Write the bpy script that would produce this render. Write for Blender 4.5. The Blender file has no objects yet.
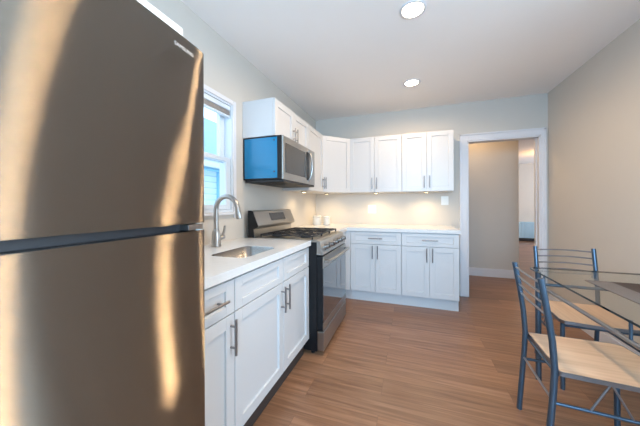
import bpy, bmesh, math, random
from mathutils import Matrix, Vector
R = math.radians
S = bpy.context.scene
COL = S.collection

# ------------------------------------------------------------------ camera
cam_d = bpy.data.cameras.new('camera')
cam = bpy.data.objects.new('camera', cam_d)
COL.objects.link(cam)
cam.location = (1.3968, -3.8065, 1.2062)
cam.rotation_euler = (R(90), R(0.22), 0.3367)
cam_d.sensor_width = 36.0
cam_d.lens = 256.9 / 640 * 36.0
cam_d.shift_y = -(213 - 204.8) / 640
cam_d.clip_start = 0.02
S.camera = cam

# ------------------------------------------------------------------ sky and exposure
w = bpy.data.worlds.new('sky'); S.world = w
w.use_nodes = True
bgn = w.node_tree.nodes['Background']
bgn.inputs['Color'].default_value = (0.70, 0.86, 1.0, 1)
bgn.inputs['Strength'].default_value = 2.0
S.view_settings.view_transform = 'Standard'
S.view_settings.look = 'None'
S.view_settings.exposure = 0.60
S.view_settings.gamma = 1.0
S.view_settings.use_curve_mapping = False

def area(name, loc, rot, sx, sy, power, col, spread=180):
    d = bpy.data.lights.new(name, 'AREA'); d.shape = 'RECTANGLE'
    d.size = sx; d.size_y = sy; d.energy = power; d.color = col; d.spread = R(spread)
    o = bpy.data.objects.new(name, d); COL.objects.link(o)
    o.location = loc; o.rotation_euler = rot
    return o
# daylight entering by the window in the wall behind the camera
area('daylight_rear', (1.75, -5.75, 1.85), (R(68), 0, 0), 1.8, 1.5, 150, (0.40, 0.69, 1.0))
# daylight entering by the window in the right wall beside the camera
area('daylight_right', (3.17, -3.12, 1.40), (0, R(90), 0), 1.4, 0.9, 32, (0.74, 0.87, 1.0))
# daylight in the room beyond the hall
area('daylight_far_room', (6.9, 4.6, 1.5), (0, R(90), 0), 1.5, 1.6, 50, (0.62, 0.80, 1.0))

# ------------------------------------------------------------------ materials
MATS = {}
def mat(name, col, rough=0.5, metal=0.0, noise=0.0, nscale=40, bump=0.0, aniso=0.0, spec=0.5, coat=0.0):
    m = bpy.data.materials.new(name); m.use_nodes = True
    nt = m.node_tree; b = nt.nodes['Principled BSDF']
    b.inputs['Base Color'].default_value = (*col, 1)
    b.inputs['Roughness'].default_value = rough
    b.inputs['Metallic'].default_value = metal
    b.inputs['Specular IOR Level'].default_value = spec
    b.inputs['Coat Weight'].default_value = coat
    tc = nt.nodes.new('ShaderNodeTexCoord')
    if noise > 0 or bump > 0:
        n = nt.nodes.new('ShaderNodeTexNoise'); n.inputs['Scale'].default_value = nscale
        n.inputs['Detail'].default_value = 4
        nt.links.new(tc.outputs['Object'], n.inputs['Vector'])
        if noise > 0:
            mx = nt.nodes.new('ShaderNodeMix'); mx.data_type = 'RGBA'
            mx.inputs['A'].default_value = (*[c * (1 - noise) for c in col], 1)
            mx.inputs['B'].default_value = (*[min(1, c * (1 + noise)) for c in col], 1)
            nt.links.new(n.outputs['Fac'], mx.inputs['Factor'])
            nt.links.new(mx.outputs['Result'], b.inputs['Base Color'])
        if bump > 0:
            bp = nt.nodes.new('ShaderNodeBump'); bp.inputs['Strength'].default_value = bump
            bp.inputs['Distance'].default_value = 0.002
            nt.links.new(n.outputs['Fac'], bp.inputs['Height'])
            nt.links.new(bp.outputs['Normal'], b.inputs['Normal'])
    if aniso > 0:
        b.inputs['Anisotropic'].default_value = aniso
        b.inputs['Anisotropic Rotation'].default_value = 0.25
        t = nt.nodes.new('ShaderNodeTangent'); t.direction_type = 'RADIAL'; t.axis = 'Z'
        nt.links.new(t.outputs['Tangent'], b.inputs['Tangent'])
    MATS[name] = m
    return m

def srgb(r, g, b):
    f = lambda c: (c / 255 / 12.92) if c / 255 <= 0.04045 else ((c / 255 + 0.055) / 1.055) ** 2.4
    return (f(r), f(g), f(b))

M_wall = mat('wall_paint', srgb(207, 199, 189), 0.75, noise=0.015, nscale=6, bump=0.05)
M_ceil = mat('ceiling_paint', srgb(244, 239, 236), 0.85, noise=0.01, nscale=5)
M_trim = mat('trim_paint', srgb(222, 220, 222), 0.35)
M_cab = mat('cabinet_paint', srgb(206, 205, 205), 0.32, noise=0.01, nscale=3)
M_cabin = mat('cabinet_gap', srgb(70, 70, 72), 0.8)
M_steel = mat('brushed_steel', (0.38, 0.36, 0.335), 0.32, 1.0, noise=0.02, nscale=8, aniso=0.75)
def brushed_door():
    m, nt, b = nodes_of('fridge_steel')
    L = nt.links.new; N = nt.nodes.new
    b.inputs['Base Color'].default_value = (0.225, 0.198, 0.165, 1); b.inputs['Metallic'].default_value = 1.0
    b.inputs['Roughness'].default_value = 0.085
    tc = N('ShaderNodeTexCoord'); mp = N('ShaderNodeMapping'); mp.inputs['Scale'].default_value = (310, 310, 9700)
    L(tc.outputs['Object'], mp.inputs['Vector'])
    wn = N('ShaderNodeTexWhiteNoise'); wn.noise_dimensions = '3D'; L(mp.outputs['Vector'], wn.inputs['Vector'])
    mr = N('ShaderNodeMapRange'); mr.inputs['To Min'].default_value = -1.45; mr.inputs['To Max'].default_value = 1.45
    L(wn.outputs['Value'], mr.inputs['Value'])
    cb = N('ShaderNodeCombineXYZ'); L(mr.outputs['Result'], cb.inputs['Z'])
    ge = N('ShaderNodeNewGeometry'); ad = N('ShaderNodeVectorMath'); ad.operation = 'ADD'
    L(ge.outputs['Normal'], ad.inputs[0]); L(cb.outputs['Vector'], ad.inputs[1])
    nm = N('ShaderNodeVectorMath'); nm.operation = 'NORMALIZE'; L(ad.outputs['Vector'], nm.inputs[0])
    L(nm.outputs['Vector'], b.inputs['Normal'])
    return m
M_chrome = mat('satin_nickel', (0.40, 0.385, 0.37), 0.28, 1.0, noise=0.02, nscale=20)
M_pull = mat('nickel_pull', (0.30, 0.29, 0.29), 0.35, 1.0, noise=0.02, nscale=20)
M_black = mat('black_enamel', (0.008, 0.0085, 0.010), 0.35, noise=0.1, nscale=10, spec=0.3)
M_iron = mat('cast_iron', (0.015, 0.015, 0.017), 0.55, noise=0.2, nscale=60)
M_dglass = mat('dark_glass', (0.010, 0.012, 0.015), 0.04, spec=1.0, coat=1.0, noise=0.05, nscale=3)
M_film = mat('blue_film', (0.0, 0.18, 0.37), 0.25, noise=0.08, nscale=5, coat=0.1)
M_tube = mat('blue_grey_tube', (0.09, 0.135, 0.19), 0.33, 0.75, noise=0.03, nscale=20)
M_rod = mat('grey_rod', (0.30, 0.30, 0.32), 0.3, 0.9, noise=0.03, nscale=20)
M_ceram = mat('white_ceramic', srgb(222, 218, 210), 0.3, noise=0.02, nscale=10)
M_plate = mat('white_plastic', srgb(240, 238, 232), 0.4, noise=0.01, nscale=10)
M_greyplastic = mat('grey_plastic', srgb(190, 190, 192), 0.45, noise=0.01, nscale=10)
M_smoke = mat('smoked_glass', (0.03, 0.026, 0.022), 0.12, spec=0.6, noise=0.05, nscale=3)
M_toe = mat('toe_dark_brown', srgb(66, 54, 48), 0.7, noise=0.1, nscale=10)  # left toe kicks set to dark brown; the back run keeps cabinet paint
M_basin = mat('sink_steel', (0.36, 0.35, 0.34), 0.25, 1.0, noise=0.03, nscale=8)
M_slat = mat('blind_slat', srgb(176, 168, 162), 0.6, noise=0.03, nscale=10)
M_dark = mat('dark_slot', (0.02, 0.02, 0.025), 0.5, noise=0.1, nscale=10)
M_logo = mat('pale_lettering', (0.6, 0.59, 0.57), 0.3, 0.3, noise=0.01, nscale=10)
M_vinyl = mat('white_vinyl', srgb(212, 220, 228), 0.35, noise=0.01, nscale=10)
M_roof = mat('blue_grey_shingles', srgb(140, 170, 196), 0.8, noise=0.25, nscale=14)
M_blue = mat('pale_blue_trim', srgb(130, 185, 215), 0.6, noise=0.03, nscale=5)
M_radi = mat('radiator_paint', srgb(165, 195, 212), 0.5, noise=0.02, nscale=10)

def nodes_of(name):
    m = bpy.data.materials.new(name); m.use_nodes = True
    return m, m.node_tree, m.node_tree.nodes['Principled BSDF']

def ramp(nt, stops):
    r = nt.nodes.new('ShaderNodeValToRGB')
    while len(r.color_ramp.elements) < len(stops): r.color_ramp.elements.new(0.5)
    for e, (p, c) in zip(r.color_ramp.elements, stops): e.position = p; e.color = (*c, 1)
    return r

def floor_material():
    m, nt, b = nodes_of('plank_floor')
    L = nt.links.new; N = nt.nodes.new
    tc = N('ShaderNodeTexCoord')
    br = N('ShaderNodeTexBrick')
    br.inputs['Scale'].default_value = 1.0
    br.inputs['Brick Width'].default_value = 1.22
    br.inputs['Row Height'].default_value = 0.165
    br.inputs['Mortar Size'].default_value = 0.0012
    br.inputs['Mortar Smooth'].default_value = 0.3
    br.inputs['Color1'].default_value = (0.0, 0.0, 0.0, 1)
    br.inputs['Color2'].default_value = (1.0, 1.0, 1.0, 1)
    br.inputs['Mortar'].default_value = (0.5, 0.5, 0.5, 1)
    br.offset = 0.37
    L(tc.outputs['Object'], br.inputs['Vector'])
    mp = N('ShaderNodeMapping'); mp.inputs['Scale'].default_value = (1.2, 26, 1)
    L(tc.outputs['Object'], mp.inputs['Vector'])
    ad = N('ShaderNodeVectorMath'); ad.operation = 'MULTIPLY_ADD'
    L(br.outputs['Color'], ad.inputs[0]); ad.inputs[1].default_value = (7, 13, 5)
    L(mp.outputs['Vector'], ad.inputs[2])
    n1 = N('ShaderNodeTexNoise'); n1.inputs['Scale'].default_value = 1.3; n1.inputs['Detail'].default_value = 7
    n1.inputs['Roughness'].default_value = 0.62; n1.inputs['Distortion'].default_value = 0.7
    L(ad.outputs['Vector'], n1.inputs['Vector'])
    rp = ramp(nt, [(0.25, srgb(108, 73, 51)), (0.48, srgb(140, 100, 73)), (0.62, srgb(155, 114, 86)), (0.8, srgb(172, 133, 104))])
    L(n1.outputs['Fac'], rp.inputs['Fac'])
    hs = N('ShaderNodeMix'); hs.data_type = 'RGBA'; hs.blend_type = 'MULTIPLY'
    rp2 = ramp(nt, [(0.0, (0.84, 0.84, 0.85)), (1.0, (1.08, 1.06, 1.04))])
    L(br.outputs['Color'], rp2.inputs['Fac'])
    hs.inputs['Factor'].default_value = 1.0
    L(rp.outputs['Color'], hs.inputs['A']); L(rp2.outputs['Color'], hs.inputs['B'])
    mm = N('ShaderNodeMix'); mm.data_type = 'RGBA'
    L(br.outputs['Fac'], mm.inputs['Factor']); L(hs.outputs['Result'], mm.inputs['A'])
    mm.inputs['B'].default_value = (*srgb(112, 78, 58), 1)
    L(mm.outputs['Result'], b.inputs['Base Color'])
    b.inputs['Roughness'].default_value = 0.34
    bp = N('ShaderNodeBump'); bp.inputs['Strength'].default_value = 0.12; bp.inputs['Distance'].default_value = 0.002
    L(n1.outputs['Fac'], bp.inputs['Height']); L(bp.outputs['Normal'], b.inputs['Normal'])
    return m
M_floor = floor_material()
M_fridge = brushed_door()

def quartz_material():
    m, nt, b = nodes_of('white_quartz')
    L = nt.links.new; N = nt.nodes.new
    tc = N('ShaderNodeTexCoord')
    n1 = N('ShaderNodeTexNoise'); n1.inputs['Scale'].default_value = 2.6; n1.inputs['Detail'].default_value = 6; n1.inputs['Distortion'].default_value = 1.45
    L(tc.outputs['Object'], n1.inputs['Vector'])
    rp = ramp(nt, [(0.0, srgb(224, 223, 222)), (0.47, srgb(223, 222, 221)), (0.50, srgb(219, 218, 218)), (0.53, srgb(223, 222, 221)), (1.0, srgb(226, 225, 224))])
    L(n1.outputs['Fac'], rp.inputs['Fac']); L(rp.outputs['Color'], b.inputs['Base Color'])
    b.inputs['Roughness'].default_value = 0.16
    return m
M_quartz = quartz_material()

def wood_material(name, stops, sc=(2, 30, 30), rough=0.4):
    m, nt, b = nodes_of(name)
    L = nt.links.new; N = nt.nodes.new
    tc = N('ShaderNodeTexCoord'); mp = N('ShaderNodeMapping'); mp.inputs['Scale'].default_value = sc
    L(tc.outputs['Object'], mp.inputs['Vector'])
    n1 = N('ShaderNodeTexNoise'); n1.inputs['Scale'].default_value = 1.5; n1.inputs['Detail'].default_value = 5
    L(mp.outputs['Vector'], n1.inputs['Vector'])
    rp = ramp(nt, stops); L(n1.outputs['Fac'], rp.inputs['Fac']); L(rp.outputs['Color'], b.inputs['Base Color'])
    b.inputs['Roughness'].default_value = rough
    return m
M_beech = wood_material('pale_beech', [(0.3, srgb(208, 170, 138)), (0.7, srgb(226, 190, 158))])

def woven_material(name, c1, c2):
    m, nt, b = nodes_of(name)
    L = nt.links.new; N = nt.nodes.new
    tc = N('ShaderNodeTexCoord')
    ck = N('ShaderNodeTexChecker'); ck.inputs['Scale'].default_value = 220
    ck.inputs['Color1'].default_value = (*c1, 1); ck.inputs['Color2'].default_value = (*c2, 1)
    L(tc.outputs['Object'], ck.inputs['Vector']); L(ck.outputs['Color'], b.inputs['Base Color'])
    b.inputs['Roughness'].default_value = 0.8
    return m
M_taupe = woven_material('taupe_weave', srgb(116, 106, 100), srgb(98, 88, 82))
M_brown = woven_material('brown_weave', srgb(74, 58, 50), srgb(54, 42, 36))

def siding_material():
    m, nt, b = nodes_of('lap_siding')
    L = nt.links.new; N = nt.nodes.new
    tc = N('ShaderNodeTexCoord'); sp = N('ShaderNodeSeparateXYZ'); L(tc.outputs['Object'], sp.inputs[0])
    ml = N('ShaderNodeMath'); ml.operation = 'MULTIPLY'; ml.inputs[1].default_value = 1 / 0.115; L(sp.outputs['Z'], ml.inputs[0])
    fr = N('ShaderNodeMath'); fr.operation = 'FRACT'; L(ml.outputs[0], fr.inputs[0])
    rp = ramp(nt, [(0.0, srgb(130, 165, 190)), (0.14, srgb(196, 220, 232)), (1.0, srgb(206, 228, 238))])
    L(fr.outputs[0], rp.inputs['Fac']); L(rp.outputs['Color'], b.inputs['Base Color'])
    b.inputs['Roughness'].default_value = 0.7
    bp = N('ShaderNodeBump'); bp.inputs['Strength'].default_value = 0.6; bp.inputs['Distance'].default_value = 0.02
    L(fr.outputs[0], bp.inputs['Height']); L(bp.outputs['Normal'], b.inputs['Normal'])
    return m
M_siding = siding_material()

def glass_material(name, tint, refl=1.0):
    m = bpy.data.materials.new(name); m.use_nodes = True
    nt = m.node_tree; nt.nodes.clear(); L = nt.links.new; N = nt.nodes.new
    out = N('ShaderNodeOutputMaterial'); tr = N('ShaderNodeBsdfTransparent'); gl = N('ShaderNodeBsdfGlossy')
    tr.inputs['Color'].default_value = (*tint, 1); gl.inputs['Roughness'].default_value = 0.02
    fr = N('ShaderNodeFresnel'); fr.inputs['IOR'].default_value = 1.45
    sc = N('ShaderNodeMath'); sc.operation = 'MULTIPLY'; sc.inputs[1].default_value = refl; L(fr.outputs[0], sc.inputs[0])
    ge = N('ShaderNodeNewGeometry'); inv = N('ShaderNodeMath'); inv.operation = 'SUBTRACT'; inv.inputs[0].default_value = 1.0
    L(ge.outputs['Backfacing'], inv.inputs[1])
    fc_ = N('ShaderNodeMath'); fc_.operation = 'MULTIPLY'; L(sc.outputs[0], fc_.inputs[0]); L(inv.outputs[0], fc_.inputs[1]); fc_.use_clamp = True
    mx = N('ShaderNodeMixShader'); L(fc_.outputs[0], mx.inputs[0]); L(tr.outputs[0], mx.inputs[1]); L(gl.outputs[0], mx.inputs[2])
    L(mx.outputs[0], out.inputs['Surface'])
    return m
M_pane = glass_material('window_glass', (0.94, 0.98, 1.0), 0.5)
M_table = glass_material('table_glass', (0.95, 0.975, 0.97), 1.0)
M_edge = glass_material('glass_edge', (0.07, 0.12, 0.14), 1.2)

def glow_material(name, col, strength):
    m = bpy.data.materials.new(name); m.use_nodes = True
    nt = m.node_tree; nt.nodes.clear(); out = nt.nodes.new('ShaderNodeOutputMaterial')
    e = nt.nodes.new('ShaderNodeEmission'); e.inputs['Color'].default_value = (*col, 1); e.inputs['Strength'].default_value = strength
    nt.links.new(e.outputs[0], out.inputs['Surface'])
    return m
M_lens = glow_material('lamp_lens', (1.0, 0.84, 0.62), 14)
M_puck = glow_material('puck_lens', (1.0, 0.76, 0.45), 8)

# ------------------------------------------------------------------ mesh building helpers
ORG = {}
class MB:
    """Collects shapes in world coordinates; build() links them as one mesh object."""
    def __init__(s): s.bm = bmesh.new(); s.M = Matrix.Identity(4); s.slots = 0
    def _add(s, t, smooth=False, mi=0):
        bmesh.ops.recalc_face_normals(t, faces=t.faces)
        vm = {}
        for v in t.verts: vm[v] = s.bm.verts.new(s.M @ v.co)
        flip = s.M.to_3x3().determinant() < 0
        for f in t.faces:
            vs = [vm[v] for v in f.verts]
            if flip: vs.reverse()
            try: nf = s.bm.faces.new(vs)
            except ValueError: continue
            nf.smooth = smooth; nf.material_index = mi
        t.free()
    def box(s, x0, x1, y0, y1, z0, z1, bev=0.0, mi=0, seg=1):
        t = bmesh.new()
        bmesh.ops.create_cube(t, size=1, matrix=Matrix.Translation(((x0 + x1) / 2, (y0 + y1) / 2, (z0 + z1) / 2)) @ Matrix.Diagonal((abs(x1 - x0), abs(y1 - y0), abs(z1 - z0), 1)))
        if bev > 0: bmesh.ops.bevel(t, geom=t.edges[:], offset=bev, segments=seg, affect='EDGES', profile=0.5)
        s._add(t, mi=mi); return s
    def cyl(s, p0, p1, r, r2=None, n=20, mi=0):
        p0, p1 = Vector(p0), Vector(p1); d = p1 - p0
        t = bmesh.new()
        q = d.to_track_quat('Z', 'Y').to_matrix().to_4x4()
        bmesh.ops.create_cone(t, cap_ends=True, segments=n, radius1=r, radius2=r if r2 is None else r2, depth=d.length, matrix=Matrix.Translation((p0 + p1) / 2) @ q)
        bmesh.ops.recalc_face_normals(t, faces=t.faces)
        vm = {v: s.bm.verts.new(s.M @ v.co) for v in t.verts}
        for f in t.faces:
            q4 = len(f.verts) == 4
            nf = s.bm.faces.new([vm[v] if q4 else s.bm.verts.new(vm[v].co) for v in f.verts]); nf.smooth = q4; nf.material_index = mi
        for v in vm.values():
            if not v.link_faces: s.bm.verts.remove(v)
        t.free(); return s
    def tube(s, pts, r, n=10, mi=0):
        pts = [Vector(p) for p in pts]; rings = []
        up = None
        for i, p in enumerate(pts):
            tan = (pts[min(i + 1, len(pts) - 1)] - pts[max(i - 1, 0)]).normalized()
            if up is None:
                up = tan.orthogonal().normalized()
            up = (up - tan * up.dot(tan)).normalized()
            b = tan.cross(up)
            rr = r[i] if isinstance(r, (list, tuple)) else r
            rings.append([s.bm.verts.new(s.M @ (p + (up * math.cos(a) + b * math.sin(a)) * rr)) for a in [2 * math.pi * k / n for k in range(n)]])
        for a, b in zip(rings, rings[1:]):
            for k in range(n):
                f = s.bm.faces.new((a[k], a[(k + 1) % n], b[(k + 1) % n], b[k])); f.smooth = True; f.material_index = mi
        for rg, fl in ((rings[0], True), (rings[-1], False)):
            rg = [s.bm.verts.new(v.co) for v in rg]; f = s.bm.faces.new(list(reversed(rg)) if fl else rg); f.material_index = mi
        return s
    def prism(s, poly, axis, a, b, mi=0, bev=0.0, smooth=False):
        """poly: list of 2D points in the plane across axis (x: (y,z), y: (x,z), z: (x,y))"""
        f3 = {'x': lambda u, v, w: (w, u, v), 'y': lambda u, v, w: (u, w, v), 'z': lambda u, v, w: (u, v, w)}[axis]
        t = bmesh.new()
        A = [t.verts.new(f3(u, v, a)) for u, v in poly]; B = [t.verts.new(f3(u, v, b)) for u, v in poly]
        n = len(poly)
        t.faces.new(A); t.faces.new(B)
        for i in range(n): t.faces.new((A[i], A[(i + 1) % n], B[(i + 1) % n], B[i]))
        if bev > 0: bmesh.ops.bevel(t, geom=t.edges[:], offset=bev, segments=2, affect='EDGES')
        s._add(t, smooth=smooth, mi=mi); return s
    def slab_hole(s, outer, inner, z0, z1, bottom=True):
        t = bmesh.new()
        es = []
        for loop in (outer, inner):
            vs = [t.verts.new((x, y, z1)) for x, y in loop]
            es += [t.edges.new((vs[i], vs[(i + 1) % len(vs)])) for i in range(len(vs))]
        bmesh.ops.triangle_fill(t, edges=es, use_beauty=True)
        r = bmesh.ops.extrude_face_region(t, geom=t.faces[:])
        for v in [g for g in r['geom'] if isinstance(g, bmesh.types.BMVert)]: v.co.z = z0
        s._add(t); return s
    def lathe(s, prof, c, n=28, mi=0):
        rings = []
        for r, z in prof:
            rings.append([s.bm.verts.new(s.M @ Vector((c[0] + r * math.cos(2 * math.pi * k / n), c[1] + r * math.sin(2 * math.pi * k / n), c[2] + z))) for k in range(n)])
        for a, b in zip(rings, rings[1:]):
            for k in range(n):
                f = s.bm.faces.new((a[k], a[(k + 1) % n], b[(k + 1) % n], b[k])); f.smooth = True; f.material_index = mi
        s.bm.faces.new(list(reversed(rings[0]))).material_index = mi; s.bm.faces.new(rings[-1]).material_index = mi
        return s
    def build(s, name, m, parent=None, at=None):
        me = bpy.data.meshes.new(name)
        base = Vector(at) if at is not None else (ORG[parent.name] if parent is not None else Vector((0, 0, 0)))
        bmesh.ops.translate(s.bm, verts=s.bm.verts, vec=-base)
        s.bm.to_mesh(me); s.bm.free()
        for k in (m if isinstance(m, (list, tuple)) else [m]): me.materials.append(k)
        o = bpy.data.objects.new(name, me); COL.objects.link(o)
        if parent is not None: o.parent = parent
        else: o.location = base
        ORG[o.name] = base
        return o

def tag(o, label, cat, group=None, kind=None):
    o['label'] = label; o['category'] = cat
    if group: o['group'] = group
    if kind: o['kind'] = kind
    return o
def thing(name, label, cat, loc, group=None):
    o = bpy.data.objects.new(name, None); o.empty_display_size = 0.1
    COL.objects.link(o); o.location = loc; ORG[o.name] = Vector(loc)
    return tag(o, label, cat, group)
def struct(o): o['kind'] = 'structure'; return o
def copy_tree(o, parent=None):
    c = o.copy(); COL.objects.link(c)
    if parent is not None: c.parent = parent
    ORG[c.name] = ORG.get(o.name, Vector((0, 0, 0)))
    for ch in list(o.children):
        if ch.name != c.name: copy_tree(ch, c)
    return c
def face_matrix(p, u, n):
    """local x along u, local y out along n, local z up, origin p"""
    u = Vector(u).normalized(); n = Vector(n).normalized()
    return Matrix(((u.x, n.x, 0, p[0]), (u.y, n.y, 0, p[1]), (u.z, n.z, 1, p[2]), (0, 0, 0, 1)))

# ------------------------------------------------------------------ room shell
W, H = 2.960, 2.534
REAR = -5.2
T = 0.14
def wall_boxes(mb, axis, a, b, u0, u1, z0, z1, holes):
    """wall slab across axis between a..b, running u0..u1, with rectangular holes (u0,u1,z0,z1)"""
    def put(ua, ub, za, zb):
        if ub - ua < 1e-4 or zb - za < 1e-4: return
        if axis == 'x': mb.box(a, b, ua, ub, za, zb)
        else: mb.box(ua, ub, a, b, za, zb)
    cur = u0
    for (h0, h1, hz0, hz1) in sorted(holes):
        put(cur, h0, z0, z1); put(h0, h1, z0, hz0); put(h0, h1, hz1, z1); cur = h1
    put(cur, u1, z0, z1)
    return mb
WY0, WY1, WZ0, WZ1 = -2.80, -2.015, 1.150, 2.045     # kitchen window opening
DX0, DX1, DZ = 2.108, 2.880, 2.030
TB = 0.115                   # doorway opening
struct(wall_boxes(MB(), 'x', -T, 0, REAR - T, T, 0, H, [(WY0, WY1, WZ0, WZ1)]).build('wall_left', M_wall))
struct(wall_boxes(MB(), 'y', 0, TB, 0, W + T, 0, H, [(DX0, DX1, 0, DZ)]).build('wall_back', M_wall))
struct(wall_boxes(MB(), 'x', W, W + T, REAR - T, 0, 0, H, [(-3.52, -2.62, 0.80, 2.15)]).build('wall_right', M_wall))
struct(wall_boxes(MB(), 'y', REAR - T, REAR, 0, W, 0, H, [(0.90, 2.60, 0.55, 2.15)]).build('wall_rear', M_wall))
struct(MB().box(-T, 7.3, REAR - T, 7.2, -0.1, 0).build('floor', M_floor))
struct(MB().box(-T, 7.3, REAR - T, 7.2, H, H + 0.1).build('ceiling', M_ceil))
# hall and the room beyond it
struct(MB().box(1.2, 3.052, 1.16, 1.28, 0, H).build('wall_hall', M_wall))
struct(MB().box(1.06, 1.20, T, 1.28, 0, H).build('wall_hall_end', M_wall))
struct(wall_boxes(MB(), 'y', 6.40, 6.54, 1.0, 7.2, 0, H, []).build('wall_far', M_wall))
struct(wall_boxes(MB(), 'x', 6.60, 6.74, 1.16, 6.40, 0, H, [(3.7, 5.5, 0.7, 2.3)]).build('wall_far_right', M_wall))
struct(MB().box(1.06, 1.20, 1.28, 6.40, 0, H).build('wall_far_left', M_wall))
struct(MB().box(W + T, 6.74, T - 0.14, T, 0, H).build('wall_hall_near', M_wall))
struct(MB().box(6.60, 6.74, T, 1.16, 0, H).build('wall_hall_far_end', M_wall))

def base_profile(mb, axis, a, sgn, u0, u1, h=0.135):
    """baseboard standing against a wall plane at a, growing towards sgn"""
    def bx(t, z0, z1):
        lo, hi = sorted((a, a + sgn * t))
        if axis == 'x': mb.box(lo, hi, u0, u1, z0, z1, 0.002)
        else: mb.box(u0, u1, lo, hi, z0, z1, 0.002)
    bx(0.016, 0, h - 0.022); bx(0.010, h - 0.0215, h)
    return mb
struct(base_profile(MB(), 'x', W, -1, REAR, -0.02).build('baseboard_right', M_trim))
struct(base_profile(MB(), 'y', 1.16, -1, 1.21, 3.052).build('baseboard_hall', M_trim))
struct(base_profile(MB(), 'y', 6.40, -1, 1.21, 6.59).build('baseboard_far', M_trim))
# doorway casing and jamb lining
cs = MB()
cx0, cx1 = 2.014, 2.936
for (x0, x1) in ((cx0, DX0 - 0.004), (DX1 + 0.004, cx1)):
    cs.box(x0, x1, -0.018, 0, 0, DZ + 0.09, 0.002)
    xo = x0 if x0 == cx0 else x1 - 0.022
    cs.box(xo, xo + 0.022, -0.027, -0.0182, 0, DZ + 0.09, 0.003)
cs.box(DX0 - 0.004, DX1 + 0.004, -0.018, 0, DZ + 0.004, DZ + 0.09, 0.002)
cs.box(cx0, cx1, -0.027, -0.0182, DZ + 0.068, DZ + 0.090, 0.003)
cs.box(DX0 - 0.004, DX0 + 0.012, -0.010, TB + 0.005, 0, DZ, 0.001)
cs.box(DX1 - 0.012, DX1 + 0.004, -0.010, TB + 0.005, 0, DZ, 0.001)
cs.box(DX0 - 0.004, DX1 + 0.004, -0.010, TB + 0.005, DZ - 0.012, DZ + 0.004, 0.001)
for x0, x1 in ((DX0 + 0.0125, DX0 + 0.022), (DX1 - 0.022, DX1 - 0.0125)): cs.box(x0, x1, 0.05, 0.085, 0, DZ - 0.012, 0.001)
struct(cs.build('trim_1', M_trim))

# window 1: the double hung kitchen window
win = struct(MB().box(0, 0.012, WY1 - 0.006, WY1 + 0.030, WZ0 - 0.05, WZ1 + 0.03, 0.003)
    .box(0, 0.012, WY0 - 0.052, WY0 + 0.006, WZ0 - 0.05, WZ1 + 0.03, 0.003)
    .box(0, 0.012, WY0 + 0.006, WY1 - 0.006, WZ1 - 0.006, WZ1 + 0.03, 0.003).build('window_1', M_trim))
MB().box(-T + 0.02, 0, WY0, WY0 + 0.02, WZ0, WZ1).box(-T + 0.02, 0, WY1 - 0.02, WY1, WZ0, WZ1).box(-T + 0.02, 0, WY0 + 0.02, WY1 - 0.02, WZ1 - 0.02, WZ1) \
    .box(-T + 0.02, 0.0, WY0 + 0.02, WY1 - 0.02, WZ0, WZ0 + 0.02).build('window_frame', M_vinyl, win)
MB().box(0.0, 0.035, WY0 - 0.05, WY1 + 0.05, WZ0 - 0.022, WZ0 - 0.002, 0.003).build('window_sill', M_trim, win)
MID = 1.575
def sash(x, z0, z1, st=0.055):
    a, b = WY0 + 0.021, WY1 - 0.021
    s_ = MB().box(x, x + 0.035, a, a + st, z0, z1, 0.003).box(x, x + 0.035, b - st, b, z0, z1, 0.003) \
        .box(x, x + 0.035, a + st, b - st, z0, z0 + 0.04, 0.003).box(x, x + 0.035, a + st, b - st, z1 - 0.035, z1, 0.003).build('sash', M_vinyl, win)
    MB().box(x + 0.014, x + 0.02, a + st - 0.001, b - st + 0.001, z0 + 0.038, z1 - 0.033).build('pane', M_pane, s_)
sash(-0.045, WZ0 + 0.021, MID + 0.02)
sash(-0.105, MID - 0.018, WZ1 - 0.021)
# raised blind at the head of the window
bl = thing('window_blind', 'white raised mini blind bunched at the top of the kitchen window', 'blind', (-0.02, (WY0 + WY1) / 2, 1.96))
MB().box(-0.040, -0.004, WY0 + 0.024, WY1 - 0.024, 1.985, 2.022, 0.003).build('headrail', M_vinyl, bl)
sl = MB()
for k in range(5): sl.box(-0.038, -0.008, WY0 + 0.03, WY1 - 0.03, 1.950 + k * 0.0065, 1.9535 + k * 0.0065)
sl.build('slat_stack', M_slat, bl)
MB().box(-0.038, -0.008, WY0 + 0.03, WY1 - 0.03, 1.930, 1.945, 0.002).build('bottom_rail', M_vinyl, bl)
# windows behind and beside the camera
def simple_window(name, axis, a, sgn, u0, u1, z0, z1):
    mb = MB()
    def bx(m_, ua, ub, za, zb, d0, d1, bev=0.002):
        lo, hi = sorted((a + sgn * d0, a + sgn * d1))
        if axis == 'x': m_.box(lo, hi, ua, ub, za, zb, bev)
        else: m_.box(ua, ub, lo, hi, za, zb, bev)
    bx(mb, u0 - 0.07, u0, z0 - 0.07, z1 + 0.07, 0, 0.018); bx(mb, u1, u1 + 0.07, z0 - 0.07, z1 + 0.07, 0, 0.018)
    bx(mb, u0, u1, z1, z1 + 0.07, 0, 0.018); bx(mb, u0, u1, z0 - 0.07, z0, 0, 0.018)
    bx(mb, u0, u0 + 0.05, z0, z1, -0.09, -0.03); bx(mb, u1 - 0.05, u1, z0, z1, -0.09, -0.03)
    zm = (z0 + z1) / 2
    for zz in (z0, zm - 0.025, z1 - 0.05): bx(mb, u0 + 0.05, u1 - 0.05, zz, zz + 0.05, -0.09, -0.03)
    o = struct(mb.build(name, M_trim))
    g = MB(); bx(g, u0 + 0.05, u1 - 0.05, z0 + 0.05, z1 - 0.05, -0.066, -0.060, 0); g.build('pane', M_pane, o)
simple_window('window_2', 'y', REAR, 1, 0.90, 2.60, 0.55, 2.15)
simple_window('window_3', 'x', W, -1, -3.52, -2.62, 0.80, 2.15)

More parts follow.
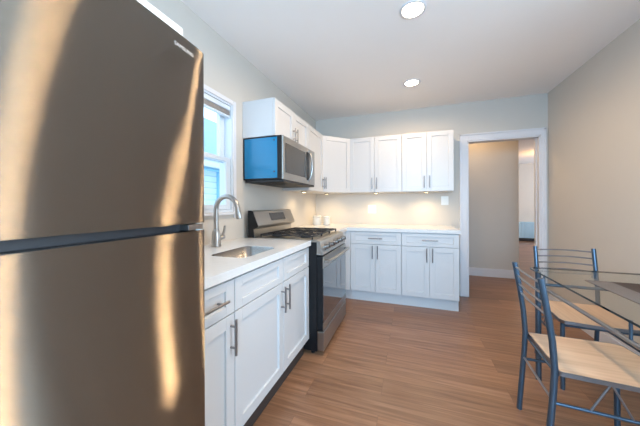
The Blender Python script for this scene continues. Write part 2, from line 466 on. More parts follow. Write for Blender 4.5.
# ------------------------------------------------------------------ lamps
def downlight(x, y, label, power=32, r=0.088, group='recessed ceiling lights', col=(1.0, 0.71, 0.42)):
    t = thing('recessed_light', label, 'ceiling light', (x, y, H), group)
    MB().lathe([(r * 0.78, -0.0005), (r, -0.0005), (r, -0.005), (r * 0.82, -0.009), (r * 0.78, -0.004)], (x, y, H)).build('trim_ring', M_trim, t)
    MB().cyl((x, y, H - 0.0015), (x, y, H - 0.006), r * 0.775, n=32).build('lens', M_lens, t)
    d = bpy.data.lights.new('downlight', 'SPOT'); d.energy = power; d.color = col
    d.spot_size = R(178); d.spot_blend = 0.45; d.shadow_soft_size = r
    o = bpy.data.objects.new('downlight', d); COL.objects.link(o); o.parent = t; o.location = (0, 0, -0.03)
downlight(1.42, -1.946, 'larger round recessed light nearer the camera at the top edge of the photo')
downlight(1.42, -0.834, 'smaller round recessed light on the ceiling near the back wall cabinets', 22)
downlight(1.42, -3.10, 'round recessed ceiling light above the camera in front of the fridge', 22)
downlight(2.3, 0.66, 'round recessed ceiling light in the hall beyond the doorway', 17, col=(1.0, 0.68, 0.38))
downlight(4.4, 3.2, 'round recessed ceiling light in the far room', 8)

gl = thing('added_globe_lamp', 'unseen warm globe lamp added to light the far room ceiling', 'ceiling lamp', (4.75, 4.2, H))  # out of view, added to turn the far room ceiling warm
MB().cyl((4.75, 4.2, H - 0.0005), (4.75, 4.2, H - 0.03), 0.06).cyl((4.75, 4.2, H - 0.03), (4.75, 4.2, H - 0.26), 0.008).build('stem', M_chrome, gl)
MB().lathe([(0.02, 0.1), (0.07, 0.07), (0.1, 0), (0.07, -0.07), (0.02, -0.1)], (4.75, 4.2, H - 0.36)).build('globe', glow_material('warm_globe', (1.0, 0.55, 0.18), 55), gl)

# ------------------------------------------------------------------ cabinets
def shaker(mb, w_, h_, t=0.020, rail=0.058, stile=0.058, rec=0.011):
    """shaker leaf in local coordinates: x 0..w, y 0..t out, z 0..h"""
    e = 0.0015
    mb.box(stile - 0.002, w_ - stile + 0.002, 0, t - rec, rail - 0.002, h_ - rail + 0.002)
    mb.box(0, stile, 0, t, 0, h_, e); mb.box(w_ - stile, w_, 0, t, 0, h_, e)
    mb.box(stile, w_ - stile, 0, t, 0, rail, e); mb.box(stile, w_ - stile, 0, t, h_ - rail, h_, e)
    return mb
def leaf(name, parent, p, u, n, w_, h_, handle=None, rail=0.058, hl=0.15):
    """handle: (kind, x, z) with the pull's centre in leaf coordinates"""
    mb = MB(); mb.M = face_matrix(p, u, n)
    o = shaker(mb, w_, h_, rail=rail, stile=0.056).build(name, M_cab, parent)
    if handle:
        k, hx, hz = handle
        hb = MB(); hb.M = face_matrix(p, u, n)
        if k == 'v':
            hb.cyl((hx, 0.050, hz - hl / 2), (hx, 0.050, hz + hl / 2), 0.006, n=12)
            for q in (-0.6, 0.6): hb.cyl((hx, 0.0205, hz + q * hl / 2), (hx, 0.050, hz + q * hl / 2), 0.005, n=10)
        else:
            hb.cyl((hx - hl / 2, 0.050, hz), (hx + hl / 2, 0.050, hz), 0.006, n=12)
            for q in (-0.6, 0.6): hb.cyl((hx + q * hl / 2, 0.0205, hz), (hx + q * hl / 2, 0.050, hz), 0.005, n=10)
        hb.build('handle', M_pull, o)
    return o
G = 0.003
LU, LN = (0, 1, 0), (1, 0, 0)          # left wall fronts: run +y, face +x
BU, BN = (1, 0, 0), (0, -1, 0)         # back wall fronts: run +x, face -y
FB = 0.610                             # base carcass depth
def base_left(label, y0, y1, toe=0.128):
    t = thing('base_cabinet', label, 'cabinet', (0.3, (y0 + y1) / 2, 0), 'white shaker base cabinets')
    a, b, f = y0 + 0.001, y1 - 0.001, FB - 0.001
    MB().box(0.004, f, a, a + 0.018, toe, 0.879).box(0.004, f, b - 0.018, b, toe, 0.879).box(0.004, f, a + 0.018, b - 0.018, toe, toe + 0.018) \
        .box(0.004, 0.016, a + 0.018, b - 0.018, toe + 0.018, 0.879).box(f - 0.019, f, a + 0.018, b - 0.018, toe + 0.018, 0.879).build('carcass', M_cab, t)
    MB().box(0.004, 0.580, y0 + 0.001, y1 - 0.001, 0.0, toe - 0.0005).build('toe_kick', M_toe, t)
    return t
# left run, nearest the fridge: drawer over door
yA0, yA, yB, yC = -3.155, -2.815, -2.330, -1.889
t = base_left('narrow white base cabinet with one drawer, half hidden behind the fridge', yA0, yA)
leaf('drawer', t, (FB, yA0 + G, 0.715), LU, LN, yA - yA0 - 2 * G, 0.150, ('h', (yA - yA0) / 2 - 0.004, 0.075), rail=0.040, hl=0.19)
leaf('door', t, (FB, yA0 + G, 0.134), LU, LN, yA - yA0 - 2 * G, 0.576, ('v', yA - yA0 - 0.033, 0.478), hl=0.16)
t = base_left('white double-door sink base cabinet between fridge side cabinet and range', yA, yC)
leaf('false_drawer', t, (FB, yA + G, 0.715), LU, LN, yB - yA - 2 * G, 0.150, rail=0.040)
leaf('false_drawer', t, (FB, yB + G, 0.715), LU, LN, yC - yB - 2 * G, 0.150, rail=0.040)
leaf('door', t, (FB, yA + G, 0.134), LU, LN, yB - yA - 2 * G, 0.576, ('v', yB - yA - 0.033, 0.478), hl=0.16)
leaf('door', t, (FB, yB + G, 0.134), LU, LN, yC - yB - 2 * G, 0.576, ('v', 0.028, 0.478), hl=0.16)
# blind corner with filler, beside the range
yR = -1.128
t = thing('corner_cabinet', 'white blind corner base unit beside the range with a plain filler strip', 'cabinet', (0.35, -0.45, 0), 'white shaker base cabinets')
MB().prism([(0.004, yR), (FB + 0.018, yR), (FB + 0.018, -FB - 0.018), (0.686, -FB - 0.018), (0.686, -0.004), (0.004, -0.004)], 'z', 0.130, 0.879).build('carcass', M_cab, t)
MB().prism([(0.004, yR), (0.535, yR), (0.535, -0.565), (0.686, -0.565), (0.686, -0.004), (0.004, -0.004)], 'z', 0, 0.1295).build('toe_kick', M_cab, t)
def base_back(label, x0, x1, toe=0.130):
    t = thing('base_cabinet', label, 'cabinet', ((x0 + x1) / 2, -0.3, 0), 'white shaker base cabinets')
    MB().box(x0 + 0.0003, x1 - 0.0003, -FB + 0.001, -0.004, toe, 0.879).build('carcass', M_cab, t)
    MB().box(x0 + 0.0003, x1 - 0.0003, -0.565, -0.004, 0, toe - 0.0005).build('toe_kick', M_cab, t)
    w_ = x1 - x0
    leaf('drawer', t, (x0 + G, -FB, 0.722), BU, BN, w_ - 2 * G, 0.148, ('h', w_ / 2, 0.074), rail=0.040, hl=0.17)
    wd = w_ / 2
    leaf('door', t, (x0 + G, -FB, 0.137), BU, BN, wd - 1.5 * G, 0.580, ('v', wd - 0.033, 0.490), hl=0.16)
    leaf('door', t, (x0 + wd + 0.5 * G, -FB, 0.137), BU, BN, wd - 1.5 * G, 0.580, ('v', 0.030, 0.490), hl=0.16)
base_back('white back wall base cabinet with one drawer over two doors, nearer the range', 0.687, 1.3005)
base_back('white back wall base cabinet with one drawer over two doors, end unit by the doorway', 1.3012, 1.910)

# upper cabinets
UD, ZU0, ZU1 = 0.305, 1.372, 2.116
def upper(label, foot):
    return thing('wall_cabinet', label, 'cabinet', foot, 'white shaker wall cabinets')
def pull_v(w_, right): return ('v', w_ - 0.028 if right else 0.028, 0.115)
t = upper('short white two-door wall cabinet mounted directly above the microwave', (0.15, -1.5, 1.797))
MB().box(0.003, UD - 0.001, -1.888, -1.131, 1.797, ZU1).build('carcass', M_cab, t)
hw = (1.888 - 1.131) / 2
leaf('door', t, (UD, -1.888 + G, 1.799), LU, LN, hw - 1.5 * G, ZU1 - 1.801, ('v', hw - 0.030, 0.085), hl=0.13)
leaf('door', t, (UD, -1.888 + hw + 0.5 * G, 1.799), LU, LN, hw - 1.5 * G, ZU1 - 1.801, ('v', 0.026, 0.085), hl=0.13)
t = upper('tall single-door white wall cabinet on the left wall right of the microwave', (0.15, -0.87, ZU0))
MB().box(0.003, UD - 0.001, -1.129, -0.612, ZU0, ZU1).build('carcass', M_cab, t)
leaf('door', t, (UD, -1.129 + G, ZU0 + 0.002), LU, LN, 0.517 - 2 * G, ZU1 - ZU0 - 0.004, ('v', 0.517 - 0.034, 0.115), hl=0.15)
t = upper('white diagonal corner wall cabinet where the left and back runs meet', (0.2, -0.2, ZU0))
MB().prism([(0.003, -0.003), (0.003, -0.610), (UD - 0.001, -0.610), (0.610, -UD + 0.001), (0.610, -0.003)], 'z', ZU0, ZU1).build('carcass', M_cab, t)
dl = math.hypot(0.610 - UD, 0.610 - UD)
s2 = math.sqrt(0.5)
leaf('door', t, (UD + 0.004 * s2, -0.610 + 0.004 * s2, ZU0 + 0.002), (s2, s2, 0), (s2, -s2, 0), dl - 0.008, ZU1 - ZU0 - 0.004, ('v', 0.036, 0.115), hl=0.15)
def upper_back(label, x0, x1, xm):
    t = upper(label, ((x0 + x1) / 2, -0.15, ZU0))
    MB().box(x0, x1, -UD + 0.001, -0.003, ZU0, ZU1).build('carcass', M_cab, t)
    leaf('door', t, (x0 + G, -UD, ZU0 + 0.002), BU, BN, xm - x0 - 1.5 * G, ZU1 - ZU0 - 0.004, ('v', xm - x0 - 0.034, 0.115), hl=0.15)
    leaf('door', t, (xm + 0.5 * G, -UD, ZU0 + 0.002), BU, BN, x1 - xm - 1.5 * G, ZU1 - ZU0 - 0.004, ('v', 0.030, 0.115), hl=0.15)
upper_back('white two-door back wall cabinet next to the diagonal corner unit', 0.612, 1.299, 0.951)
upper_back('white two-door back wall cabinet at the end beside the doorway', 1.301, 1.904, 1.597)

def puck(x, y, label, power=6.0):
    t = thing('puck_light', label, 'under-cabinet light', (x, y, ZU0), 'under-cabinet puck lights')
    MB().lathe([(0.022, -0.001), (0.034, -0.001), (0.034, -0.010), (0.028, -0.013), (0.022, -0.013)], (x, y, ZU0)).build('rim', M_chrome, t)
    MB().cyl((x, y, ZU0 - 0.002), (x, y, ZU0 - 0.0135), 0.0215).build('lens', M_puck, t)
    d = bpy.data.lights.new('puck', 'SPOT'); d.energy = power; d.color = (1.0, 0.74, 0.42); d.spot_size = R(160); d.spot_blend = 0.8; d.shadow_soft_size = 0.06
    o = bpy.data.objects.new('puck', d); COL.objects.link(o); o.parent = t; o.location = (0, 0, -0.02)
puck(0.955, -0.205, 'round puck light under the back wall cabinet nearer the corner')
puck(1.600, -0.205, 'round puck light under the end wall cabinet beside the doorway')
puck(0.26, -0.26, 'round puck light under the diagonal corner wall cabinet')
puck(0.16, -0.87, 'round puck light under the single-door left wall cabinet', 3.0)

# ------------------------------------------------------------------ worktops and sink
def rrect(x0, x1, y0, y1, r, n=6):
    pts = []
    for cx, cy, a0 in ((x1 - r, y1 - r, 0), (x0 + r, y1 - r, 90), (x0 + r, y0 + r, 180), (x1 - r, y0 + r, 270)):
        for k in range(n + 1):
            a = R(a0 + 90 * k / n); pts.append((cx + r * math.cos(a), cy + r * math.sin(a)))
    return pts
CTX = 0.648
SX0, SX1, SY0, SY1 = 0.305, 0.552, -2.640, -2.262
def corners(x0, x1, y0, y1): return [(x0, y0), (x1, y0), (x1, y1), (x0, y1)]
tag(MB().slab_hole(corners(0.002, CTX, -3.160, yC), rrect(SX0, SX1, SY0, SY1, 0.055), 0.8805, 0.920).build('countertop', M_quartz),
    'white quartz worktop with the sink cut-out, running from fridge to range', 'countertop')
tag(MB().prism([(0.002, yR), (CTX, yR), (CTX, -CTX), (1.930, -CTX), (1.930, -0.002), (0.002, -0.002)], 'z', 0.8805, 0.920, bev=0.002).build('countertop', M_quartz),
    'white quartz corner worktop along the back wall, ending at the doorway', 'countertop')
sk = thing('kitchen_sink', 'small stainless undermount sink set in the left worktop', 'sink', ((SX0 + SX1) / 2, (SY0 + SY1) / 2, 0.70))
mb = MB()
outer = rrect(SX0 - 0.004, SX1 + 0.004, SY0 - 0.004, SY1 + 0.004, 0.058)
lo = rrect(SX0 + 0.008, SX1 - 0.008, SY0 + 0.008, SY1 - 0.008, 0.05)
flr = rrect(SX0 + 0.03, SX1 - 0.03, SY0 + 0.03, SY1 - 0.03, 0.035)
loops = [(rrect(SX0 + 0.001, SX1 - 0.001, SY0 + 0.001, SY1 - 0.001, 0.054), 0.9185), (rrect(SX0 + 0.0035, SX1 - 0.0035, SY0 + 0.0035, SY1 - 0.0035, 0.052), 0.9185), (lo, 0.735), (flr, 0.715)]
rings = [[mb.bm.verts.new((x, y, z)) for x, y in l] for l, z in loops]
for a, b in zip(rings, rings[1:]):
    for i in range(len(a)):
        f = mb.bm.faces.new((a[i], b[i], b[(i + 1) % len(a)], a[(i + 1) % len(a)])); f.smooth = True
mb.bm.faces.new(rings[-1])
bmesh.ops.recalc_face_normals(mb.bm, faces=mb.bm.faces)
mb.build('basin', M_basin, sk)
MB().lathe([(0.040, 0.001), (0.040, 0.004), (0.030, 0.004), (0.028, 0.0015), (0.010, 0.0015)], ((SX0 + SX1) / 2, (SY0 + SY1) / 2, 0.715)).build('drain', M_basin, sk)
# faucet
fx, fy = 0.125, -2.360
fa = thing('kitchen_faucet', 'tall brushed nickel gooseneck faucet behind the sink', 'faucet', (fx, fy, 0.9201))
MB().lathe([(0.034, 0.0), (0.034, 0.006), (0.031, 0.010), (0.029, 0.085), (0.024, 0.105), (0.018, 0.118)], (fx, fy, 0.9203)).build('base', M_chrome, fa)
path = [(fx, fy, 1.02), (fx, fy, 1.10), (fx, fy, 1.17)]
cr = 0.088
for k in range(1, 15):
    a = R(180 - k * 165 / 14); path.append((fx + cr + cr * math.cos(a), fy, 1.178 + cr * math.sin(a)))
path.append((path[-1][0] + 0.006, fy, path[-1][2] - 0.02))
MB().tube(path, 0.0165, 14).build('spout', M_chrome, fa)
e = path[-1]
MB().tube([(e[0] - 0.002, fy, e[2] + 0.012), (e[0] + 0.001, fy, e[2] - 0.01), (e[0] + 0.012, fy, e[2] - 0.055), (e[0] + 0.014, fy, e[2] - 0.068)], [0.0175, 0.019, 0.022, 0.019], 16).build('spray_head', M_chrome, fa)
MB().cyl((fx, fy + 0.024, 0.972), (fx, fy + 0.075, 0.980), 0.017).tube([(fx, fy + 0.062, 0.985), (fx + 0.012, fy + 0.066, 1.02), (fx + 0.018, fy + 0.068, 1.06)], [0.010, 0.008, 0.007]).build('lever', M_chrome, fa)

# ------------------------------------------------------------------ refrigerator
FY0, FY1, FXE = -3.945, -3.178, 0.803
fr = thing('refrigerator', 'large stainless steel top-freezer refrigerator filling the left foreground', 'refrigerator', (0.4, (FY0 + FY1) / 2, 0))
MB().box(0.03, 0.695, FY0 + 0.004, FY1 - 0.004, 0.03, 1.655, 0.004).build('body', M_greyplastic, fr)
MB().box(0.08, 0.66, FY0 + 0.03, FY1 - 0.03, 0.0, 0.03).build('plinth', M_dark, fr)
def bowed(xback, sag=0.012, ins=0.0, n=22):
    ym = (FY0 + FY1) / 2; hwid = (FY1 - FY0) / 2 - ins
    pts = [(xback, ym - hwid)]
    for k in range(n + 1):
        q = -1 + 2 * k / n
        x = FXE + sag * (1 - q * q)
        er = 0.004 * max(0, (abs(q) - 0.985) / 0.015) ** 2
        pts.append((x - er, ym + q * hwid))
    pts.append((xback, ym + hwid))
    return pts
def bow_door(name, z0, z1):
    mb = MB(); t = bmesh.new()
    poly = bowed(0.705)
    A = [t.verts.new((x, y, z0)) for x, y in poly]; B = [t.verts.new((x, y, z1)) for x, y in poly]
    t.faces.new(A); t.faces.new(B); n = len(poly)
    for i in range(n): t.faces.new((A[i], A[(i + 1) % n], B[(i + 1) % n], B[i]))
    bmesh.ops.recalc_face_normals(t, faces=t.faces)
    vm = {v: mb.bm.verts.new(v.co) for v in t.verts}
    for f in t.faces:
        sm = abs(f.normal.z) < 0.5 and f.normal.x > 0.7
        nf = mb.bm.faces.new([vm[v] if sm else mb.bm.verts.new(v.co) for v in f.verts]); nf.smooth = sm
    t.free()
    return mb.build(name, M_fridge, fr)
ZG0, ZG1 = 1.132, 1.154
dz = bow_door('freezer_door', ZG1, 1.672)
dd = bow_door('fridge_door', 0.06, ZG0)
MB().prism([(x - 0.03 if x > 0.75 else x, y) for x, y in bowed(0.700, ins=0.003)], 'z', ZG0 + 0.0005, ZG1 - 0.0005).build('handle_recess', M_dark, fr)
MB().prism([(0.73, -3.246), (FXE + 0.006, -3.246), (FXE - 0.001, -3.186), (0.73, -3.186)], 'z', ZG0 + 0.003, ZG1 - 0.003, bev=0.001).build('hinge_block', M_chrome, fr)
MB().box(0.50, 0.792, -3.940, -3.246, 1.6725, 1.708, 0.003).build('top_cover', M_plate, fr)
# maker's name on the freezer door
fc = bpy.data.curves.new('lettering', 'FONT'); fc.body = 'SAMSUNG'; fc.size = 0.0145; fc.extrude = 0.0004; fc.align_x = 'CENTER'
fo = bpy.data.objects.new('lettering_source', fc); COL.objects.link(fo)
dg = bpy.context.evaluated_depsgraph_get()
me = bpy.data.meshes.new_from_object(fo.evaluated_get(dg)); bpy.data.objects.remove(fo)
me.materials.clear(); me.materials.append(M_logo)
lg = bpy.data.objects.new('lettering', me); COL.objects.link(lg); lg.parent = dz
lyc = -3.258
q = (lyc - (FY0 + FY1) / 2) / ((FY1 - FY0) / 2)
lx = FXE + 0.012 * (1 - q * q) + 0.0008
lg.location = Vector((lx, lyc, 1.634)) - ORG[fr.name]
lg.rotation_euler = (R(90), 0, R(90) + math.atan(2 * 0.012 * q / ((FY1 - FY0) / 2)))

# ------------------------------------------------------------------ range
RY0, RY1 = -1.884, -1.132
rg = thing('gas_range', 'stainless gas range with black oven glass standing between the worktops', 'stove', (0.35, (RY0 + RY1) / 2, 0))
MB().box(0.012, 0.652, RY0, RY1, 0.035, 0.905, 0.002).build('body', M_black, rg)
for x in (0.07, 0.60):
    for y in (RY0 + 0.05, RY1 - 0.05): MB().cyl((x, y, 0), (x, y, 0.036), 0.018).build('foot', M_black, rg)
MB().box(0.085, 0.662, RY0, RY1, 0.9055, 0.922, 0.003).build('cooktop', M_steel, rg)
MB().box(0.11, 0.625, RY0 + 0.02, RY1 - 0.02, 0.9223, 0.9245).build('burner_pan', M_steel, rg)
for (bx_, by_) in ((0.22, -1.73), (0.50, -1.73), (0.22, -1.285), (0.50, -1.285), (0.36, -1.508)):
    b_ = MB().lathe([(0.050, 0), (0.050, 0.008), (0.040, 0.012), (0.040, 0.018), (0.030, 0.022)], (bx_, by_, 0.9246)).build('burner', M_iron, rg)
for k in range(3):
    a = RY0 + 0.022 + k * 0.2365; b = a + 0.233
    g = MB(); h0, h1, bt = 0.944, 0.954, 0.005
    for x in (0.125, 0.36, 0.605): g.box(x - bt, x + bt, a, b, h0, h1, 0.002)
    for y in (a + bt, b - bt): g.box(0.12, 0.611, y - bt, y + bt, h0, h1 - 0.0005, 0.002)
    for y in ((a + b) / 2,): g.box(0.13, 0.60, y - 0.004, y + 0.004, h0, h1 + 0.001, 0.001)
    for x in (0.245, 0.48): g.box(x - 0.004, x + 0.004, a, b, h0, h1 + 0.0005, 0.001)
    for x in (0.125, 0.605):
        for y in (a + bt, b - bt): g.box(x - bt, x + bt, y - bt, y + bt, 0.925, h0)
    g.build('grate', M_iron, rg)
cp = MB().prism([(0.653, 0.921), (0.676, 0.915), (0.705, 0.806), (0.653, 0.806)], 'y', RY0, RY1, bev=0.002).build('control_panel', M_steel, rg)
nx, nz = 0.109, 0.029; ln = math.hypot(nx, nz); nx /= ln; nz /= ln
for k in range(5):
    y = RY0 + 0.10 + k * (RY1 - RY0 - 0.20) / 4
    c = Vector((0.692, y, 0.858)); n_ = Vector((nx, 0, nz))
    kb = MB().cyl(c - n_ * 0.002, c + n_ * 0.008, 0.029).cyl(c + n_ * 0.0081, c + n_ * 0.036, 0.021, 0.018).build('knob', M_chrome, rg)
    MB().cyl(c + n_ * 0.0362, c + n_ * 0.0375, 0.0165).build('knob_cap', M_black, kb)
od = MB().box(0.653, 0.700, RY0 + 0.003, RY1 - 0.003, 0.205, 0.795, 0.003).build('oven_door', M_black, rg)
MB().box(0.7005, 0.706, RY0 + 0.003, RY1 - 0.003, 0.268, 0.700, 0.001).build('oven_window', M_dglass, od)
MB().box(0.7005, 0.707, RY0 + 0.003, RY1 - 0.003, 0.206, 0.267, 0.001).build('lower_trim', M_steel, od)
MB().box(0.7005, 0.707, RY0 + 0.003, RY1 - 0.003, 0.701, 0.794, 0.001).build('upper_trim', M_steel, od)
hb = MB()
pts = [(0.742 + 0.012 * math.sin(math.pi * k / 12), RY0 + 0.035 + k * (RY1 - RY0 - 0.07) / 12, 0.752) for k in range(13)]
hb.tube(pts, 0.014, 12)
for y in (RY0 + 0.055, RY1 - 0.055): hb.box(0.7072, 0.745, y - 0.014, y + 0.014, 0.740, 0.764, 0.003)
hb.build('oven_handle', M_steel, od)
MB().box(0.653, 0.708, RY0 + 0.003, RY1 - 0.003, 0.045, 0.195, 0.003).build('storage_drawer', M_steel, rg)
bgd = MB().prism([(0.012, 0.9225), (0.072, 0.9225), (0.066, 0.992), (0.108, 1.010), (0.112, 1.026), (0.062, 1.148), (0.040, 1.156), (0.012, 1.156)], 'y', RY0 + 0.006, RY1 - 0.006, bev=0.002).build('backguard', M_steel, rg)
MB().prism([(0.010, 0.9225), (0.070, 0.9225), (0.063, 0.994), (0.106, 1.010), (0.110, 1.026), (0.058, 1.150), (0.038, 1.158), (0.010, 1.158)], 'y', RY0, RY0 + 0.0055).build('end_cap', M_black, bgd)
MB().prism([(0.010, 0.9225), (0.070, 0.9225), (0.063, 0.994), (0.106, 1.010), (0.110, 1.026), (0.058, 1.150), (0.038, 1.158), (0.010, 1.158)], 'y', RY1 - 0.0055, RY1).build('end_cap', M_black, bgd)
ds = MB(); ux, uz = -0.050, 0.122; l_ = math.hypot(ux, uz)
ds.M = Matrix(((0, uz / l_, ux / l_, 0.112), (1, 0, 0, 0), (0, -ux / l_, uz / l_, 1.026), (0, 0, 0, 1)))
dsp = ds.box(-1.63, -1.335, 0.0005, 0.003, 0.036, 0.112, 0.001).build('display', M_smoke, bgd)

rg.location.x += 0.042

# ------------------------------------------------------------------ microwave
mw = thing('microwave', 'over-the-range stainless microwave with bright blue film on its side', 'microwave', (0.2, -1.508, 1.415))
MY0, MY1, MZ0, MZ1 = -1.886, -1.133, 1.420, 1.794
MB().box(0.006, 0.3845, MY0, MY1, MZ0 + 0.004, MZ1, 0.003).build('body', M_black, mw)
fl = MB().box(0.022, 0.345, MY0 - 0.0022, MY0 - 0.0004, MZ0 + 0.016, MZ1 - 0.012, 0.0006).build('protective_film', M_film, mw)
fl['label'] = 'bright blue protective film'
for z in (1.49, 1.755): MB().cyl((0.318, MY0 - 0.0023, z), (0.318, MY0 - 0.006, z), 0.006, n=12).build('screw', M_dark, mw)
md = MB().box(0.385, 0.400, MY0, MY1, MZ0 + 0.002, MZ1 - 0.002, 0.004, seg=2).build('door', M_steel, mw)
MB().box(0.4004, 0.4026, MY0 + 0.040, -1.405, MZ0 + 0.062, MZ1 - 0.058, 0.0008).build('door_window', M_smoke, md)
MB().box(0.4004, 0.4022, -1.372, -1.292, MZ0 + 0.040, MZ1 - 0.048, 0.0008).build('control_strip', M_black, md)
hp = [(0.402 + 0.040 * math.sin(math.pi * k / 14) ** 0.6, -1.318, MZ0 + 0.030 + k * 0.318 / 14) for k in range(15)]
MB().tube(hp, 0.011, 12).build('door_handle', M_chrome, md)
vg = MB()
vg.box(0.02, 0.398, MY0 + 0.01, MY1 - 0.01, MZ0 - 0.018, MZ0 + 0.003, 0.003)
vg.build('vent_base', M_iron, mw)
gr = MB()
for k in range(9): gr.box(0.10 + k * 0.02, 0.11 + k * 0.02, MY0 + 0.06, MY0 + 0.30, MZ0 - 0.0205, MZ0 - 0.0185)
gr.build('grease_filter', M_dark, mw)

# ------------------------------------------------------------------ small things on the worktop and walls
def canister(x, y, r, h, label):
    t = thing('canister', label, 'canister', (x, y, 0.9203), 'white lidded canisters')
    z = 0.9204
    MB().lathe([(r * 0.92, 0), (r, 0.006), (r, h * 0.74), (r * 0.97, h * 0.76)], (x, y, z)).build('body', M_ceram, t)
    l = MB().lathe([(r * 0.98, h * 0.765), (r * 1.02, h * 0.79), (r * 1.02, h * 0.90), (r * 0.9, h * 0.94), (r * 0.3, h * 0.96)], (x, y, z)).build('lid', M_ceram, t)
    MB().lathe([(0.008, h * 0.962), (0.013, h * 0.985), (0.010, h)], (x, y, z)).build('knob', M_ceram, l)
canister(0.150, -0.375, 0.060, 0.140, 'larger white lidded canister, nearer the left wall in the worktop corner')
canister(0.285, -0.345, 0.050, 0.128, 'smaller white lidded canister right of its larger twin in the corner')
def wall_plate(name, x, z, wd, ht, label, cat, n):
    t = thing(name, label, cat, (x, 0, z))
    MB().box(x - wd / 2, x + wd / 2, -0.006, -0.0005, z - ht / 2, z + ht / 2, 0.002).build('cover_plate', M_plate, t)
    for k in range(n):
        xx = x + (k - (n - 1) / 2) * 0.046
        if name == 'power_outlet':
            i = MB().box(xx - 0.017, xx + 0.017, -0.0085, -0.0062, z - 0.034, z + 0.034, 0.001).build('socket', M_plate, t)
            for zz in (z - 0.018, z + 0.018):
                for q_ in (-0.006, 0.006): MB().box(xx + q_ - 0.001, xx + q_ + 0.001, -0.0092, -0.0086, zz - 0.004, zz + 0.004).build('slot', M_dark, i)
        else:
            MB().box(xx - 0.016, xx + 0.016, -0.011, -0.0062, z - 0.033, z + 0.033, 0.002).build('rocker', M_plate, t)
wall_plate('power_outlet', 0.872, 1.140, 0.115, 0.118, 'white double outlet plate low on the back wall above the worktop', 'outlet', 2)
wall_plate('light_switch', 1.838, 1.256, 0.090, 0.118, 'white switch plate under the end wall cabinet beside the doorway', 'switch', 1)

# ------------------------------------------------------------------ table, runner and chairs
TX0, TX1, TY1, TY0, TZ = 2.205, 2.935, -1.545, -2.78, 0.750
tb = thing('glass_table', 'glass topped dining table with blue-grey tube frame against the right wall', 'table', ((TX0 + TX1) / 2, (TY0 + TY1) / 2, 0))
top = MB().prism(rrect(TX0 + 0.002, TX1 - 0.002, TY0 + 0.002, TY1 - 0.002, 0.03), 'z', TZ - 0.009, TZ).build('glass_top', M_table, tb)
mb = MB()
ob, ib = rrect(TX0, TX1, TY0, TY1, 0.032), rrect(TX0 + 0.0022, TX1 - 0.0022, TY0 + 0.0022, TY1 - 0.0022, 0.030)
mb.slab_hole(ob, ib, TZ - 0.0092, TZ + 0.0001).build('polished_edge', M_edge, top)
LX = (TX0 + 0.022, TX1 - 0.04); LY = (TY1 - 0.10, TY0 + 0.12)
for x in LX:
    for y in LY:
        MB().cyl((x, y, 0), (x, y, TZ - 0.0095), 0.0165, n=16).build('leg', M_tube, tb)
zr = 0.655
for x in LX: MB().cyl((x, LY[0] - 0.017, zr), (x, LY[1] + 0.017, zr), 0.010, n=12).build('side_rail', M_rod, tb)
for y in LY: MB().cyl((LX[0] + 0.017, y, zr), (LX[1] - 0.017, y, zr), 0.010, n=12).build('end_rail', M_tube, tb)
for x in LX:
    for y in (LY[0] - 0.085, -2.43): MB().cyl((x, y, zr + 0.0095), (x, y, TZ - 0.0095), 0.006, n=10).build('strut', M_tube, tb)
rn = thing('table_runner', 'taupe and dark brown woven runner lying along the glass table', 'table runner', (2.585, -2.27, TZ))
rz = TZ + 0.0006
MB().box(2.375, 2.492, -2.70, -1.845, rz, rz + 0.003).build('border', M_taupe, rn)
MB().box(2.492, 2.690, -2.70, -1.845, rz, rz + 0.003).build('center_panel', M_brown, rn)['label'] = 'dark brown centre stripe'
MB().box(2.690, 2.820, -2.70, -1.845, rz, rz + 0.003).build('border', M_taupe, rn)

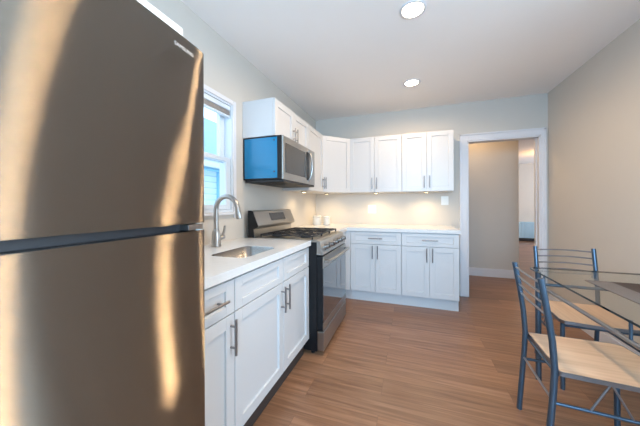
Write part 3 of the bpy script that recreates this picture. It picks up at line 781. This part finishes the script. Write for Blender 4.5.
def make_chair(label):
    c = thing('dining_chair', label, 'chair', (0, 0, 0), 'metal dining chairs at the glass table')
    hy = 0.181
    prof = [(0.0, 0.0), (0.008, 0.12), (0.017, 0.24), (0.026, 0.36), (0.030, 0.46), (0.022, 0.58), (0.006, 0.70), (-0.008, 0.79), (-0.020, 0.862)]
    def px(z):
        for (a, za), (b, zb) in zip(prof, prof[1:]):
            if za <= z <= zb: return a + (b - a) * (z - za) / (zb - za)
        return prof[-1][0]
    for s_ in (1, -1):
        po = MB().tube([(x, s_ * hy, z) for x, z in prof], 0.0135, 12).build('rear_post', M_tube, c)
        MB().tube([(0.435, s_ * 0.196, 0.0), (0.430, s_ * 0.194, 0.428)], 0.0125, 12).build('front_leg', M_tube, c)
    for z in (0.690, 0.738, 0.787, 0.836):
        x = px(z)
        pts = [(x - 0.012 * math.sin(math.pi * k / 12), -hy + 0.010 + (2 * hy - 0.020) * k / 12, z + 0.006 * math.sin(math.pi * k / 12)) for k in range(13)]
        MB().tube(pts, 0.0055, 8).build('back_rung', M_rod, c)
    seat_poly = [(0.048, -0.186), (0.055, -0.190), (0.420, -0.206)] + [(0.452 + 0.02 * math.sin(math.pi * k / 8), -0.190 + 0.38 * k / 8) for k in range(9)] + [(0.420, 0.206), (0.055, 0.190), (0.048, 0.186)]
    st = MB().prism(seat_poly, 'z', 0.436, 0.452, bev=0.0).build('seat', M_beech, c)
    cx_ = 0.26
    trim = MB(); trim.slab_hole([(cx_ + (x - cx_) * 1.022, y * 1.022) for x, y in seat_poly], seat_poly, 0.433, 0.4525)
    trim.build('seat_edge', M_rod, st)
    for s_ in (1, -1):
        y = s_ * 0.190
        MB().cyl((0.024, s_ * hy, 0.300), (0.432, s_ * 0.195, 0.300), 0.0075, n=10).build('side_stretcher', M_tube, c)
        MB().cyl((0.150, y, 0.306), (0.215, y, 0.434), 0.0045, n=8).build('brace', M_rod, c)
        MB().cyl((0.285, y, 0.306), (0.220, y, 0.434), 0.0045, n=8).build('brace', M_rod, c)
    MB().cyl((0.022, -hy, 0.310), (0.022, hy, 0.310), 0.006, n=10).build('rear_stretcher', M_rod, c)
    MB().cyl((0.040, -hy, 0.427), (0.040, hy, 0.427), 0.006, n=10).build('rear_rail', M_tube, c)
    MB().cyl((0.432, -0.194, 0.414), (0.432, 0.194, 0.414), 0.007, n=10).build('front_rail', M_tube, c)
    return c
ch = make_chair('nearest blue-grey metal chair with beech seat, at the left side of the glass table')
ch.location = (1.994, -2.168, 0); ch.rotation_euler = (0, 0, R(-2.5))
c2 = copy_tree(ch)
c2['label'] = 'farther blue-grey metal chair with beech seat, tucked under the far table end'
c2.location = (2.540, -1.275, 0); c2.rotation_euler = (0, 0, R(-91.5))

# ------------------------------------------------------------------ beyond the doorway and the window
rd = thing('radiator', 'pale white radiator under the far wall seen through the doorway', 'radiator', (4.9, 6.3, 0))
mb = MB()
for k in range(16): mb.box(4.3 + k * 0.075, 4.373 + k * 0.075, 6.26, 6.38, 0.10, 0.62, 0.004)
mb.build('fins', M_radi, rd)
MB().box(4.28, 5.52, 6.25, 6.39, 0.02, 0.095, 0.004).build('base', M_dark, rd)

nh = thing('neighbour_house', 'pale blue sided neighbouring house seen through the kitchen window', 'house', (-4.5, 1.0, -1.0))
MB().box(-6.8, -2.2, -4.0, 5.0, -1.0, 1.95).build('siding', M_siding, nh)
MB().box(-2.21, -2.16, 0.300, 0.470, -1.0, 1.90).build('corner_board', M_blue, nh)
MB().prism([(-2.05, 1.90), (-2.0, 1.98), (-4.6, 3.92), (-7.2, 1.98), (-7.1, 1.90), (-4.6, 3.78)], 'y', -4.2, 5.2).build('roof', M_roof, nh)
MB().box(-2.06, -1.95, -4.2, 5.2, 1.90, 2.02, 0.01).build('gutter', M_vinyl, nh)
MB().box(-2.19, -2.06, -4.2, 5.2, 1.86, 1.895).build('soffit', M_blue, nh)
MB().box(-5.0, -4.4, 1.6, 2.2, 3.4, 4.7).build('chimney', M_roof, nh)
